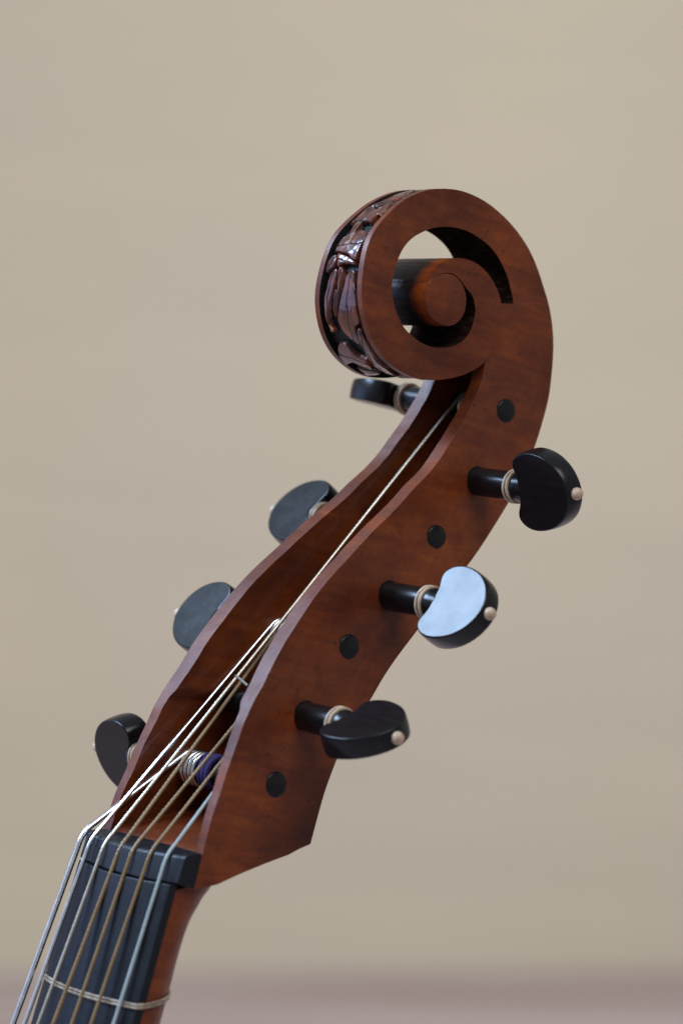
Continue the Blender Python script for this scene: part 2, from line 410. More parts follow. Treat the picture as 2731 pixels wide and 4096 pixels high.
# ------------------------------------------------------------------ measured profiles (mm; y = towards the back, z = up the head)
SCROLL = [[103.11,92.59,72.8,96.48,28.3],[103.04,93.71,72.93,97.38,28.25],[102.96,94.82,73.03,98.28,28.2],[102.87,95.93,73.13,99.18,28.15],[102.75,97.04,73.26,100.08,28.1],[102.61,98.13,73.44,100.98,28.05],[102.45,99.21,73.71,101.86,28.0],[102.26,100.28,74.02,102.74,27.94],[102.04,101.31,74.39,103.61,27.89],[101.81,102.32,74.84,104.48,27.82],[101.58,103.3,75.44,105.3,27.76],[101.33,104.25,76.25,105.96,27.68],[101.08,105.17,77.26,106.37,27.61],[100.82,106.07,78.35,106.61,27.52],[100.54,106.94,79.48,106.77,27.43],[100.26,107.82,80.62,106.72,27.34],[99.95,108.69,81.74,106.56,27.23],[99.61,109.57,82.83,106.43,27.12],[99.24,110.48,83.82,106.7,27.0],[98.85,111.4,83.75,107.65,26.87],[98.44,112.36,83.61,108.58,26.73],[98.02,113.33,83.39,109.49,26.59],[97.59,114.34,83.14,110.38,26.44],[97.16,115.36,82.87,111.25,26.29],[96.72,116.39,82.61,112.11,26.13],[96.26,117.42,82.36,112.97,25.97],[95.79,118.45,82.11,113.83,25.81],[95.3,119.47,81.84,114.67,25.65],[94.78,120.49,81.53,115.5,25.48],[94.25,121.49,81.19,116.32,25.31],[93.69,122.48,80.81,117.12,25.14],[93.1,123.46,80.4,117.9,24.97],[92.49,124.42,79.96,118.68,24.79],[91.86,125.36,79.51,119.44,24.61],[91.2,126.29,79.04,120.19,24.43],[90.5,127.2,78.55,120.93,24.25],[89.78,128.08,78.05,121.66,24.06],[89.03,128.95,77.53,122.37,23.87],[88.25,129.79,76.98,123.05,23.69],[87.44,130.62,76.41,123.7,23.5],[86.61,131.44,75.81,124.32,23.32],[85.76,132.24,75.19,124.9,23.13],[84.88,133.04,74.56,125.46,22.95],[83.98,133.82,73.91,125.98,22.77],[83.06,134.58,73.25,126.47,22.58],[82.12,135.33,72.57,126.94,22.4],[81.15,136.04,71.88,127.37,22.22],[80.16,136.74,71.18,127.78,22.04],[79.14,137.4,70.47,128.18,21.86],[78.12,138.05,69.75,128.55,21.69],[77.07,138.68,69.02,128.91,21.51],[76.02,139.29,68.29,129.25,21.33],[74.96,139.89,67.55,129.58,21.15],[73.88,140.45,66.81,129.9,20.97],[72.79,140.99,66.06,130.19,20.79],[71.67,141.49,65.3,130.46,20.61],[70.54,141.95,64.54,130.71,20.42],[69.38,142.38,63.78,130.93,20.23],[68.2,142.78,63.02,131.12,20.04],[67.0,143.15,62.27,131.28,19.85],[65.79,143.49,61.52,131.42,19.66],[64.55,143.8,60.78,131.54,19.46],[63.3,144.08,60.05,131.63,19.27],[62.02,144.31,59.32,131.71,19.08],[60.74,144.49,58.6,131.76,18.89],[59.45,144.62,57.89,131.8,18.71],[58.15,144.7,57.17,131.81,18.54],[56.85,144.73,56.45,131.81,18.37],[55.56,144.72,55.72,131.79,18.23],[54.27,144.67,54.99,131.76,18.09],[52.99,144.59,54.24,131.71,17.97],[51.72,144.48,53.5,131.64,17.87],[50.46,144.33,52.74,131.56,17.78],[49.21,144.15,51.98,131.46,17.7],[47.98,143.94,51.22,131.33,17.64],[46.76,143.67,50.46,131.17,17.59],[45.55,143.36,49.71,130.99,17.55],[44.36,143.01,48.95,130.78,17.53],[43.19,142.62,48.21,130.54,17.52],[42.03,142.19,47.46,130.28,17.52],[40.89,141.74,46.72,130.0,17.55],[39.76,141.26,45.97,129.71,17.59],[38.65,140.75,45.22,129.41,17.66],[37.55,140.22,44.48,129.11,17.74],[36.47,139.67,43.73,128.79,17.85],[35.41,139.08,42.98,128.46,17.97],[34.38,138.46,42.24,128.11,18.11],[33.37,137.8,41.51,127.74,18.27],[32.39,137.11,40.8,127.34,18.44],[31.42,136.39,40.09,126.92,18.62],[30.47,135.65,39.41,126.47,18.81],[29.53,134.89,38.74,126.0,19.01],[28.59,134.13,38.09,125.5,19.21],[27.66,133.35,37.46,124.97,19.42],[26.75,132.56,36.86,124.42,19.63],[25.85,131.76,36.29,123.85,19.85],[24.97,130.92,35.74,123.24,20.07],[24.12,130.07,35.22,122.62,20.29],[23.3,129.18,34.73,121.97,20.51],[22.51,128.27,34.26,121.3,20.73],[21.78,127.31,33.81,120.63,20.96],[21.1,126.32,33.38,119.94,21.18],[20.49,125.29,32.96,119.24,21.41],[19.94,124.22,32.57,118.53,21.64],[19.45,123.12,32.19,117.81,21.87],[19.02,121.99,31.83,117.07,22.1],[18.63,120.85,31.5,116.33,22.33],[18.27,119.7,31.18,115.58,22.56],[17.95,118.54,30.88,114.81,22.79],[17.66,117.37,30.61,114.03,23.02],[17.4,116.2,30.37,113.24,23.24],[17.16,115.03,30.17,112.44,23.47],[16.96,113.85,30.01,111.63,23.69],[16.78,112.67,29.9,110.81,23.9],[16.63,111.48,29.82,109.99,24.11],[16.51,110.29,29.79,109.16,24.32],[16.43,109.09,29.79,108.34,24.52],[16.4,107.89,29.84,107.52,24.7],[16.42,106.68,29.92,106.71,24.88],[16.5,105.47,30.05,105.91,25.06],[16.63,104.25,30.21,105.14,25.22],[16.83,103.02,30.4,104.38,25.37],[17.09,101.79,30.62,103.65,25.51],[17.4,100.55,30.86,102.95,25.65],[17.75,99.32,31.13,102.26,25.77],[18.16,98.09,31.42,101.6,25.89],[18.6,96.86,31.72,100.95,26.0],[19.1,95.65,32.05,100.32,26.11],[19.66,94.46,32.39,99.71,26.21],[20.28,93.3,32.75,99.1,26.3],[20.96,92.17,33.12,98.52,26.4],[21.71,91.08,33.52,97.95,26.48],[22.51,90.03,33.95,97.4,26.57],[23.37,89.01,34.4,96.89,26.65],[24.29,88.04,34.88,96.4,26.74],[25.26,87.12,35.38,95.95,26.82],[26.28,86.24,35.9,95.52,26.9],[27.35,85.41,36.43,95.11,26.98],[28.46,84.63,36.96,94.72,27.06],[29.6,83.91,37.51,94.33,27.14],[30.78,83.23,38.05,93.96,27.22],[31.98,82.61,38.61,93.6,27.31],[33.2,82.03,39.18,93.25,27.4],[34.43,81.51,39.77,92.91,27.49],[35.68,81.04,40.38,92.59,27.58],[36.93,80.64,41.01,92.28,27.68],[38.18,80.29,41.67,91.99,27.78],[39.44,80.0,42.35,91.72,27.88],[40.7,79.77,43.04,91.46,27.98],[41.96,79.59,43.76,91.22,28.08],[43.22,79.47,44.49,91.01,28.19],[44.48,79.39,45.23,90.82,28.29],[45.75,79.35,45.97,90.66,28.4],[47.02,79.35,46.72,90.53,28.51],[48.29,79.39,47.46,90.44,28.62],[49.57,79.47,48.2,90.37,28.73],[50.85,79.58,48.94,90.34,28.84],[52.13,79.72,49.67,90.33,28.96],[53.42,79.89,50.4,90.35,29.07],[54.71,80.1,51.12,90.39,29.19],[55.99,80.33,51.84,90.46,29.31],[57.27,80.6,52.55,90.55,29.42],[58.54,80.91,53.25,90.66,29.54],[59.8,81.26,53.95,90.8,29.66],[61.05,81.66,54.64,90.97,29.78],[62.28,82.1,55.33,91.16,29.9],[63.5,82.58,56.01,91.37,30.01],[64.71,83.1,56.67,91.62,30.13],[65.89,83.67,57.33,91.88,30.24],[67.03,84.29,57.98,92.18,30.35],[68.14,84.97,58.61,92.51,30.46],[69.2,85.71,59.21,92.89,30.56],[70.19,86.52,59.79,93.32,30.66],[71.11,87.4,60.34,93.79,30.76],[71.96,88.34,60.86,94.32,30.85],[72.73,89.33,61.34,94.9,30.94],[73.42,90.37,61.79,95.52,31.02],[74.03,91.44,62.2,96.18,31.11],[74.58,92.54,62.56,96.87,31.19],[75.07,93.67,62.88,97.6,31.27],[75.5,94.81,63.15,98.35,31.35],[75.87,95.98,63.39,99.11,31.43],[76.18,97.17,63.59,99.88,31.51],[76.41,98.39,63.77,100.64,31.58],[76.57,99.64,63.91,101.39,31.65],[76.66,100.92,64.01,102.11,31.72],[76.65,102.23,64.07,102.81,31.79],[76.55,103.56,64.07,103.48,31.84],[76.34,104.91,64.01,104.11,31.9],[76.01,106.26,63.92,104.71,31.95],[75.55,107.61,63.79,105.26,32.0],[74.98,108.94,63.63,105.79,32.04],[74.3,110.25,63.46,106.29,32.08],[73.51,111.53,63.28,106.76,32.11],[72.63,112.76,63.09,107.21,32.15],[71.66,113.94,62.89,107.64,32.18],[70.6,115.06,62.67,108.05,32.21],[69.46,116.11,62.43,108.44,32.24],[68.25,117.08,62.17,108.8,32.27],[66.98,117.95,61.86,109.13,32.3],[65.65,118.72,61.52,109.44,32.33],[64.29,119.38,61.15,109.73,32.35],[62.89,119.92,60.74,110.02,32.38],[61.49,120.36,60.3,110.33,32.4],[60.09,120.68,59.83,110.66,32.42],[58.71,120.91,59.35,111.03,32.44],[57.37,121.04,58.86,111.46,32.46],[56.06,121.09,58.34,111.94,32.47],[54.81,121.05,57.8,112.47,32.48],[53.61,120.93,57.24,113.05,32.49],[52.47,120.74,56.61,113.64,32.49],[51.38,120.5,55.92,114.2,32.49],[50.36,120.19,55.14,114.72,32.49],[49.4,119.83,54.27,115.16,32.48],[48.49,119.41,53.32,115.5,32.47],[47.65,118.95,52.31,115.73,32.45],[46.86,118.44,51.25,115.83,32.42],[46.12,117.89,50.17,115.81,32.39],[45.42,117.3,49.08,115.66,32.34],[44.77,116.67,48.02,115.38,32.3],[44.17,116.0,46.99,114.99,32.24],[43.6,115.28,46.01,114.49,32.18],[43.09,114.51,45.12,113.89,32.11],[42.64,113.69,44.33,113.19,32.05],[42.26,112.82,43.66,112.42,31.97],[41.96,111.89,43.13,111.57,31.9],[41.73,110.92,42.72,110.67,31.83],[41.57,109.92,42.42,109.73,31.75],[41.45,108.9,42.21,108.78,31.68],[41.36,107.87,42.04,107.82,31.6]]
PEGBOX = [[-51.92,-72.23,-7.17,-73.42],[-51.36,-70.33,-6.55,-71.65],[-50.79,-68.44,-5.91,-69.88],[-50.2,-66.56,-5.28,-68.11],[-49.58,-64.68,-4.64,-66.35],[-48.92,-62.82,-4.0,-64.58],[-48.21,-60.98,-3.35,-62.82],[-47.45,-59.16,-2.69,-61.06],[-46.67,-57.34,-2.02,-59.31],[-45.88,-55.54,-1.31,-57.57],[-45.08,-53.73,-0.55,-55.85],[-44.3,-51.91,0.25,-54.16],[-43.51,-50.1,1.09,-52.48],[-42.73,-48.29,1.94,-50.8],[-41.94,-46.48,2.8,-49.13],[-41.13,-44.67,3.69,-47.48],[-40.31,-42.88,4.64,-45.86],[-39.49,-41.08,5.63,-44.27],[-38.65,-39.29,6.66,-42.7],[-37.82,-37.5,7.71,-41.14],[-36.97,-35.72,8.8,-39.61],[-36.1,-33.94,9.91,-38.1],[-35.21,-32.18,11.06,-36.61],[-34.29,-30.44,12.25,-35.16],[-33.3,-28.73,13.48,-33.75],[-32.24,-27.07,14.74,-32.36],[-31.1,-25.46,16.02,-30.98],[-29.9,-23.9,17.3,-29.6],[-28.7,-22.33,18.55,-28.21],[-27.53,-20.75,19.76,-26.78],[-26.43,-19.11,20.94,-25.31],[-25.37,-17.45,22.1,-23.83],[-24.34,-15.77,23.26,-22.36],[-23.28,-14.1,24.45,-20.91],[-22.19,-12.45,25.68,-19.49],[-21.05,-10.85,26.95,-18.1],[-19.85,-9.28,28.23,-16.73],[-18.6,-7.75,29.54,-15.39],[-17.32,-6.25,30.86,-14.05],[-16.02,-4.76,32.2,-12.74],[-14.74,-3.25,33.56,-11.44],[-13.48,-1.74,34.92,-10.15],[-12.22,-0.21,36.29,-8.87],[-10.94,1.29,37.67,-7.58],[-9.64,2.77,39.04,-6.31],[-8.3,4.22,40.41,-5.02],[-6.93,5.64,41.78,-3.74],[-5.54,7.05,43.15,-2.45],[-4.13,8.43,44.52,-1.17],[-2.7,9.8,45.89,0.12],[-1.24,11.13,47.26,1.4],[0.24,12.43,48.64,2.68],[1.75,13.7,50.01,3.96],[3.28,14.96,51.39,5.24],[4.81,16.21,52.77,6.51],[6.34,17.45,54.15,7.78],[7.87,18.7,55.54,9.05],[9.4,19.95,56.93,10.31],[10.92,21.21,58.33,11.56],[12.45,22.47,59.72,12.82],[13.98,23.72,61.11,14.08],[15.52,24.96,62.5,15.35],[17.06,26.18,63.88,16.63],[18.63,27.39,65.24,17.91],[20.21,28.57,66.59,19.22],[21.81,29.73,67.92,20.54],[23.43,30.86,69.22,21.9],[25.05,31.99,70.49,23.29],[26.66,33.14,71.74,24.68],[28.24,34.32,72.98,26.1],[29.79,35.53,74.21,27.51],[31.33,36.78,75.43,28.94],[32.85,38.04,76.65,30.37],[34.37,39.3,77.86,31.81],[35.89,40.56,79.06,33.25],[37.42,41.81,80.26,34.69],[38.96,43.04,81.45,36.15],[40.52,44.26,82.63,37.61],[42.08,45.47,83.79,39.08],[43.64,46.69,84.95,40.56],[45.16,47.93,86.1,42.05],[46.65,49.23,87.22,43.55],[48.09,50.58,88.32,45.08],[49.48,51.98,89.37,46.63],[50.82,53.43,90.38,48.21],[52.1,54.93,91.34,49.82],[53.35,56.45,92.26,51.46],[54.59,57.99,93.14,53.12],[55.83,59.53,93.98,54.8],[57.08,61.06,94.81,56.48],[58.34,62.58,95.62,58.18],[59.56,64.12,96.4,59.89],[60.74,65.7,97.15,61.6],[61.88,67.32,97.89,63.33],[62.99,68.95,98.6,65.07],[64.08,70.6,99.31,66.81],[65.16,72.25,99.99,68.56],[66.2,73.93,100.62,70.33],[67.18,75.64,101.19,72.11],[68.06,77.4,101.68,73.92],[68.84,79.2,102.06,75.76],[69.51,81.05,102.32,77.61],[70.07,82.94,102.51,79.48],[70.51,84.86,102.68,81.35],[70.89,86.79,102.84,83.22],[71.22,88.74,102.98,85.09],[71.58,90.68,103.08,86.96],[71.96,92.62,103.12,88.84],[72.37,94.55,103.12,90.72],[72.8,96.48,103.11,92.59]]
BOTTOM = [[-7.17,-73.42],[-11.28,-74.39],[-16.96,-76.27],[-24.6,-77.73],[-31.97,-79.45],[-39.32,-81.23],[-43.49,-82.64],[-46.33,-83.37],[-49.86,-83.79],[-55.05,-83.91]]
EYE = [[59.96,107.57],[59.71,108.51],[59.45,109.45],[59.11,110.36],[58.67,111.23],[58.14,112.05],[57.54,112.81],[56.87,113.52],[56.13,114.14],[55.3,114.66],[54.42,115.08],[53.51,115.4],[52.56,115.62],[51.59,115.73],[50.62,115.76],[49.65,115.66],[48.7,115.44],[47.77,115.16],[46.87,114.78],[45.99,114.37],[45.09,114.02],[44.16,113.71],[43.29,113.28],[42.57,112.63],[41.96,111.87],[41.52,111.01],[41.27,110.07],[41.11,109.11],[41.0,108.14],[41.04,107.17],[41.22,106.21],[41.48,105.27],[41.79,104.35],[42.17,103.45],[42.6,102.59],[43.13,101.77],[43.75,101.02],[44.46,100.36],[45.24,99.77],[46.08,99.27],[46.95,98.84],[47.85,98.48],[48.78,98.18],[49.72,97.95],[50.69,97.81],[51.66,97.77],[52.63,97.83],[53.59,97.99],[54.52,98.26],[55.42,98.63],[56.27,99.11],[57.06,99.68],[57.77,100.34],[58.41,101.08],[58.95,101.89],[59.35,102.77],[59.62,103.71],[59.81,104.66],[59.94,105.63],[59.95,106.6]]
LEAVES = [[[71.0,-0.77],[75.25,-1.0],[80.5,-1.0],[83.0,-0.67],[82.25,-0.23],[78.75,-0.03],[76.75,0.5]],[[76.75,0.5],[80.25,0.3],[83.5,-0.27],[86.75,-0.8],[87.5,-0.37],[85.25,0.27],[82.25,0.7],[79.75,0.87]],[[82.25,0.7],[85.5,0.4],[87.75,-0.17],[88.5,0.23],[87.25,0.63],[85.75,0.8]],[[86.5,-0.83],[88.25,-1.0],[92.25,-1.0],[94.75,-1.0],[95.25,-0.9],[92.25,-0.53],[89.75,-0.5],[88.0,-0.2]],[[88.0,0.7],[88.0,-0.2],[90.0,-0.47],[93.25,-0.37],[95.5,-0.23],[94.5,0.0],[95.5,0.6],[94.5,0.63],[91.25,0.53],[89.5,0.8]],[[97.75,0.27],[98.5,-0.23],[100.5,-0.63],[103.0,-0.73],[105.25,-0.73],[105.75,-0.77],[105.5,-0.53],[106.25,0.07],[108.25,0.7],[106.75,0.8],[104.0,0.87],[100.75,0.9],[99.0,0.77]],[[106.25,-0.77],[108.0,-1.0],[110.0,-1.0],[111.75,-0.9],[110.75,-0.7],[110.0,-0.47],[108.25,-0.43],[106.25,-0.53]],[[105.75,-0.5],[109.25,-0.3],[110.25,-0.17],[109.25,0.0],[109.25,0.43],[109.5,0.73],[108.25,0.67],[106.5,0.1]],[[110.25,-0.47],[112.25,-0.63],[115.0,-0.7],[116.5,-0.73],[118.75,-0.8],[123.25,-0.83],[125.75,-0.77],[128.25,-0.67],[128.0,-0.5],[125.5,-0.67],[122.0,-0.5],[117.5,-0.3],[114.25,-0.23],[110.75,-0.27]],[[110.25,-0.17],[113.0,-0.17],[116.5,-0.13],[116.25,-0.23],[121.25,-0.37],[124.5,-0.33],[118.75,-0.03],[115.25,0.07],[111.75,0.1],[109.75,-0.03]],[[110.75,0.47],[112.5,0.23],[115.25,0.17],[116.75,0.1],[120.5,-0.07],[124.25,-0.3],[126.0,-0.3],[128.5,-0.17],[130.5,0.07],[132.25,0.47],[129.0,0.57],[127.0,0.57],[125.5,0.9],[123.25,0.9],[120.0,0.93],[117.0,0.87],[114.25,0.77],[111.0,0.7]],[[131.75,-0.6],[133.25,-0.8],[136.0,-1.0],[137.75,-1.0],[139.75,-1.0],[138.75,-0.57],[140.0,-0.33],[142.0,-0.03],[137.75,0.2],[137.0,0.13],[136.0,-0.1],[133.75,-0.2],[132.0,-0.3]],[[127.5,0.63],[129.75,0.53],[132.5,0.47],[135.75,0.37],[139.75,0.13],[142.75,0.1],[149.5,-0.07],[152.0,-0.07],[143.0,0.6],[138.75,0.7],[134.25,0.87],[131.0,0.9],[128.0,0.87],[127.0,0.77]],[[142.25,-0.9],[145.0,-1.0],[147.75,-1.0],[146.5,-0.27],[144.75,-0.27],[143.75,-0.6]]]


# ------------------------------------------------------------------ wall and floor
def structure(o):
    o['kind'] = 'structure'
    return o


WALL_Y = 7.8
FLOOR_Z = CAM_Z - WALL_Y * math.tan(math.radians(9.15))
wm, nt, p = new_mat('pale_wood_wall')
g = noise_tex(nt, obj_coord(nt, (0.5, 1, 3.2)), 1.3, 3, 0.5, 0.8)
g2 = noise_tex(nt, obj_coord(nt, (1.0, 1, 12)), 1.2, 4, 0.55, 0.4)
big = noise_tex(nt, obj_coord(nt, (0.55, 1, 0.5)), 0.9, 2, 0.5)
c = ramp(nt, g, [(0.35, (0.507, 0.457, 0.367)), (0.62, (0.530, 0.475, 0.378))])
c = mix_col(nt, 0.2, c, ramp(nt, g2, [(0.35, (0.93, 0.92, 0.90)), (0.65, (1.03, 1.02, 1.0))]), 'MULTIPLY')
c = mix_col(nt, 1.0, c, ramp(nt, big, [(0.4, (0.975, 0.98, 1.0)), (0.62, (1.02, 1.02, 0.98))]), 'MULTIPLY')
nt.links.new(c, p.inputs['Base Color'])
p.inputs['Roughness'].default_value = 0.75
mb = MB()
mb.add([(-7, WALL_Y, FLOOR_Z), (7, WALL_Y, FLOOR_Z), (7, WALL_Y, 5.0), (-7, WALL_Y, 5.0),
        (-7, WALL_Y + .2, FLOOR_Z), (7, WALL_Y + .2, FLOOR_Z), (7, WALL_Y + .2, 5.0), (-7, WALL_Y + .2, 5.0)])
for f in ((0, 1, 2, 3), (5, 4, 7, 6), (3, 2, 6, 7), (1, 5, 6, 2), (4, 0, 3, 7), (0, 4, 5, 1)):
    mb.face(f)
structure(mb.build('wall', wm, scale=1.0))

fm, nt, p = new_mat('polished_wood_floor')
pl = noise_tex(nt, obj_coord(nt, (0.16, 1.7, 1)), 2.05, 3, 0.6, 0.3)
c = ramp(nt, pl, [(0.36, (0.36, 0.235, 0.22)), (0.46, (0.47, 0.365, 0.365)), (0.60, (0.55, 0.47, 0.485))])
nt.links.new(c, p.inputs['Base Color'])
p.inputs['Roughness'].default_value = 0.38
p.inputs['Specular IOR Level'].default_value = 0.4
mb = MB()
mb.add([(-7, -5, FLOOR_Z), (7, -5, FLOOR_Z), (7, WALL_Y - .002, FLOOR_Z), (-7, WALL_Y - .002, FLOOR_Z)])
mb.face((0, 1, 2, 3))
structure(mb.build('floor', fm, scale=1.0))

# ------------------------------------------------------------------ the viol: root frame x = across, y = back, z = up
viol = bpy.data.objects.new('viola_da_gamba', None)
C.objects.link(viol)
viol.empty_display_size = 0.05
RC = [[0.6312602, 0.7746105, 0.038589], [-0.0610163, -0.0, 0.9981368], [0.7731672, -0.6324386, 0.0472638]]
O0 = [-0.01799, -0.03356, -0.95]
to_world = lambda v: Vector((v[0], -v[2], v[1]))
rx, ry, rz = (to_world([RC[k][j] for k in range(3)]) for j in range(3))
M = Matrix((rx, ry, rz)).transposed().to_4x4()
M.translation = to_world(O0) + Vector((0, 0, CAM_Z))
viol.matrix_world = M
viol['label'] = 'reddish brown viol head with carved open scroll, black tuning pegs and seven strings'
viol['category'] = 'viol'


def WQ(y, z):
    return float(np.interp(.6 * y + .8 * z, [-90, -79, -35, 0, 60, 90, 105, 118, 140], [55, 54, 47.5, 42.5, 34.5, 31.5, 30, 28.3, 28.3]))


# ---- pegbox: two cheeks, back and bottom block, lofted row by row
PB = np.array(PEGBOX)
ST = np.array(SCROLL)
bot = resample(np.array(BOTTOM)[::-1], 0.5)
NC = 10
bot = bot[np.linspace(0, len(bot) - 1, NC + 1).astype(int)]
rows_yz = []
f0, b0 = PB[0, :2], PB[0, 2:]
line0 = np.array([f0 + (b0 - f0) * t for t in np.linspace(0, 1, NC + 1)])
for k in range(6):
    rows_yz.append((bot + (line0 - bot) * (k / 6), True))
for r in PB:
    rows_yz.append((np.array([r[:2] + (r[2:] - r[:2]) * t for t in np.linspace(0, 1, NC + 1)]), False))
RAMP0, RAMP1 = np.array([-52.0, -72.4]), np.array([-10.0, -66.0])


def inter(p, d, a, b):
    e = b - a
    den = d[0] * e[1] - d[1] * e[0]
    return ((a[0] - p[0]) * e[1] - (a[1] - p[1]) * e[0]) / den if abs(den) > 1e-9 else 0


rings = []
nrow = len(rows_yz)
for ri, (yz, solid) in enumerate(rows_yz):
    F, Bk = yz[0], yz[-1]
    L = np.linalg.norm(Bk - F)
    d = Bk - F
    hwF = WQ(*F) / 2
    q = .6 * F[0] + .8 * F[1]
    t = float(np.interp(q, [-90, -60, -43.5, -40.5, -20, 60, 112], [3.6, 4.3, 4.8, 6.6, 6.9, 6.2, 5.6]))
    jn = 0.35 * noise.noise((ri * 0.23, 0.4, 2.0)) + 0.12 * noise.noise((ri * 0.9, 1.4, 2.0))
    jf = 0.40 * noise.noise((ri * 0.21, 5.4, 7.0)) + 0.15 * noise.noise((ri * 0.8, 3.4, 1.0))
    if solid:
        s = 0.0
    else:
        s = 1 - 7.0 / L
        k = inter(F, d, RAMP0, RAMP1)
        if 0 <= k < s and ri < 40:
            s = max(k, 0.0)
        elif k < 0 and ri < 12:
            s = 0.0
        top = nrow - 1 - ri
        if top < 6:
            s *= top / 6
    P = F + d * s
    if not solid and 3 < ri < nrow - 10:
        ed = d / L
        yz = yz.copy()
        yz[0] = F + ed * (0.16 * noise.noise((ri * 0.35, 9.1, 0.2)) + 0.10 * noise.noise((ri * 1.1, 2.1, 5.2)))
        F = yz[0]
    ring = []
    for yzp in yz:
        ring.append((WQ(*yzp) / 2, *yzp))
    for yzp in yz[::-1]:
        ring.append((-WQ(*yzp) / 2, *yzp))
    hwP = WQ(*P) / 2
    ring.append((-hwF + t + jf, *F))
    mid = F + d * s * 0.5
    ring.append((-(hwF + hwP) / 2 + t, *mid))
    ring.append((-hwP + t, *P))
    ring.append((hwP - t, *P))
    ring.append(((hwF + hwP) / 2 - t, *mid))
    ring.append((hwF - t - jn, *F))
    rings.append(ring)
mb = MB()
n = len(rings[0])
inside = set(range(2 * NC + 2, 2 * NC + 7))
bs = mb.grid(rings, close=True, matf=lambda i, j: 1 if j in inside and not (j == 2 * NC + 4 and i < 24) else 0)
for j in range(NC):                                            # bottom face
    a, b2 = j, 2 * NC + 1 - j
    mb.face((a, b2, b2 - 1, a + 1))
pegbox = mb.build('pegbox', [WOOD, INSIDE, RUBBED], viol, 48, 0.65, 0.02, bmat=2)

# ---- scroll: one ribbon wound up to the eye
RIM = 2.4
DEP = 2.5
C0, C1 = 6.0, 172.0
nst = len(ST)


def depth(i):
    return DEP * min(1, max(0, (i - C0) / 3)) * min(1, max(0, (C1 - i) / 3))


rings = []
for i, (oy, oz, iy, iz, w) in enumerate(ST):
    O, I = np.array([oy, oz]), np.array([iy, iz])
    nrm = (I - O) / np.linalg.norm(I - O)
    h = w / 2
    dp = max(depth(i), 0.0)
    Q = O + nrm * dp
    r1 = h - RIM
    mids = [O + (I - O) * k for k in (0.0, 0.5, 1.0)]
    ring = [(h, *I), (h, *mids[1]), (h, *O), (r1, *O), (r1 - 0.15 * (dp > 0), *Q),
            (-r1 + 0.15 * (dp > 0), *Q), (-r1, *O), (-h, *O), (-h, *mids[1]), (-h, *I)]
    rings.append(ring)
mb = MB()
n = len(rings[0])


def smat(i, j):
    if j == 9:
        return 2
    if j in (3, 4, 5) and C0 < i < C1:
        return 3
    if j in (2, 3, 4, 5, 6) and i > 172:
        return 1
    return 0


bs = mb.grid(rings, close=True, matf=smat)
mb.cap(bs[-1], n)
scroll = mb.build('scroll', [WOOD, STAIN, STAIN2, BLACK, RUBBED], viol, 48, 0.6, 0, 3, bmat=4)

# ---- eye of the scroll
ey = np.array(EYE)
cen = ey.mean(0)
HW = 16.1
mb = MB()
rows = []
for x, k in ((HW, 0.94), (HW - .12, 0.975), (HW - .5, 1.0), (5, 1.0), (-5, 1.0), (-HW + .5, 1.0), (-HW + .12, 0.975), (-HW, 0.94)):
    e = cen + (ey - cen) * k
    rows.append([(x, *q) for q in e])
bs = mb.grid(rows, close=True, matf=lambda i, j: 1 if 2 <= i <= 4 else 0)
mb.cap(bs[0], len(ey))
mb.cap(bs[-1], len(ey))
mb.build('scroll_eye', [WOOD, STAIN], scroll, 50)

# ---- carved leaves on the outside of the ribbon
seg = np.r_[0, np.cumsum(np.linalg.norm(np.diff(ST[:, :2], axis=0), axis=1))]
I0, I1, ni, nj = C0 + 3, C1 - 3, 860, 92
ii = np.linspace(I0, I1, ni)
tt = np.linspace(-1, 1, nj)
cols = [np.interp(ii, np.arange(nst), ST[:, k]) for k in range(5)]
hw = cols[4] / 2 - RIM
S = np.interp(ii, np.arange(nst), seg)
U = np.repeat(S[:, None], nj, 1)
V = hw[:, None] * tt[None, :]
H = np.zeros((ni, nj))
leaves = [list(l) for l in LEAVES]
extra = []
for l in LEAVES:                                               # the same foliage goes on round the back of the head
    if 100 <= l[0][0] <= 135:
        extra.append([(a - 47, -b * 0.95) for a, b in l])
        extra.append([(a - 86, b * 0.95) for a, b in l])
for l in LEAVES:
    if 100 <= l[0][0] <= 116:
        extra.append([(a + 47, -b * 0.9) for a, b in l])
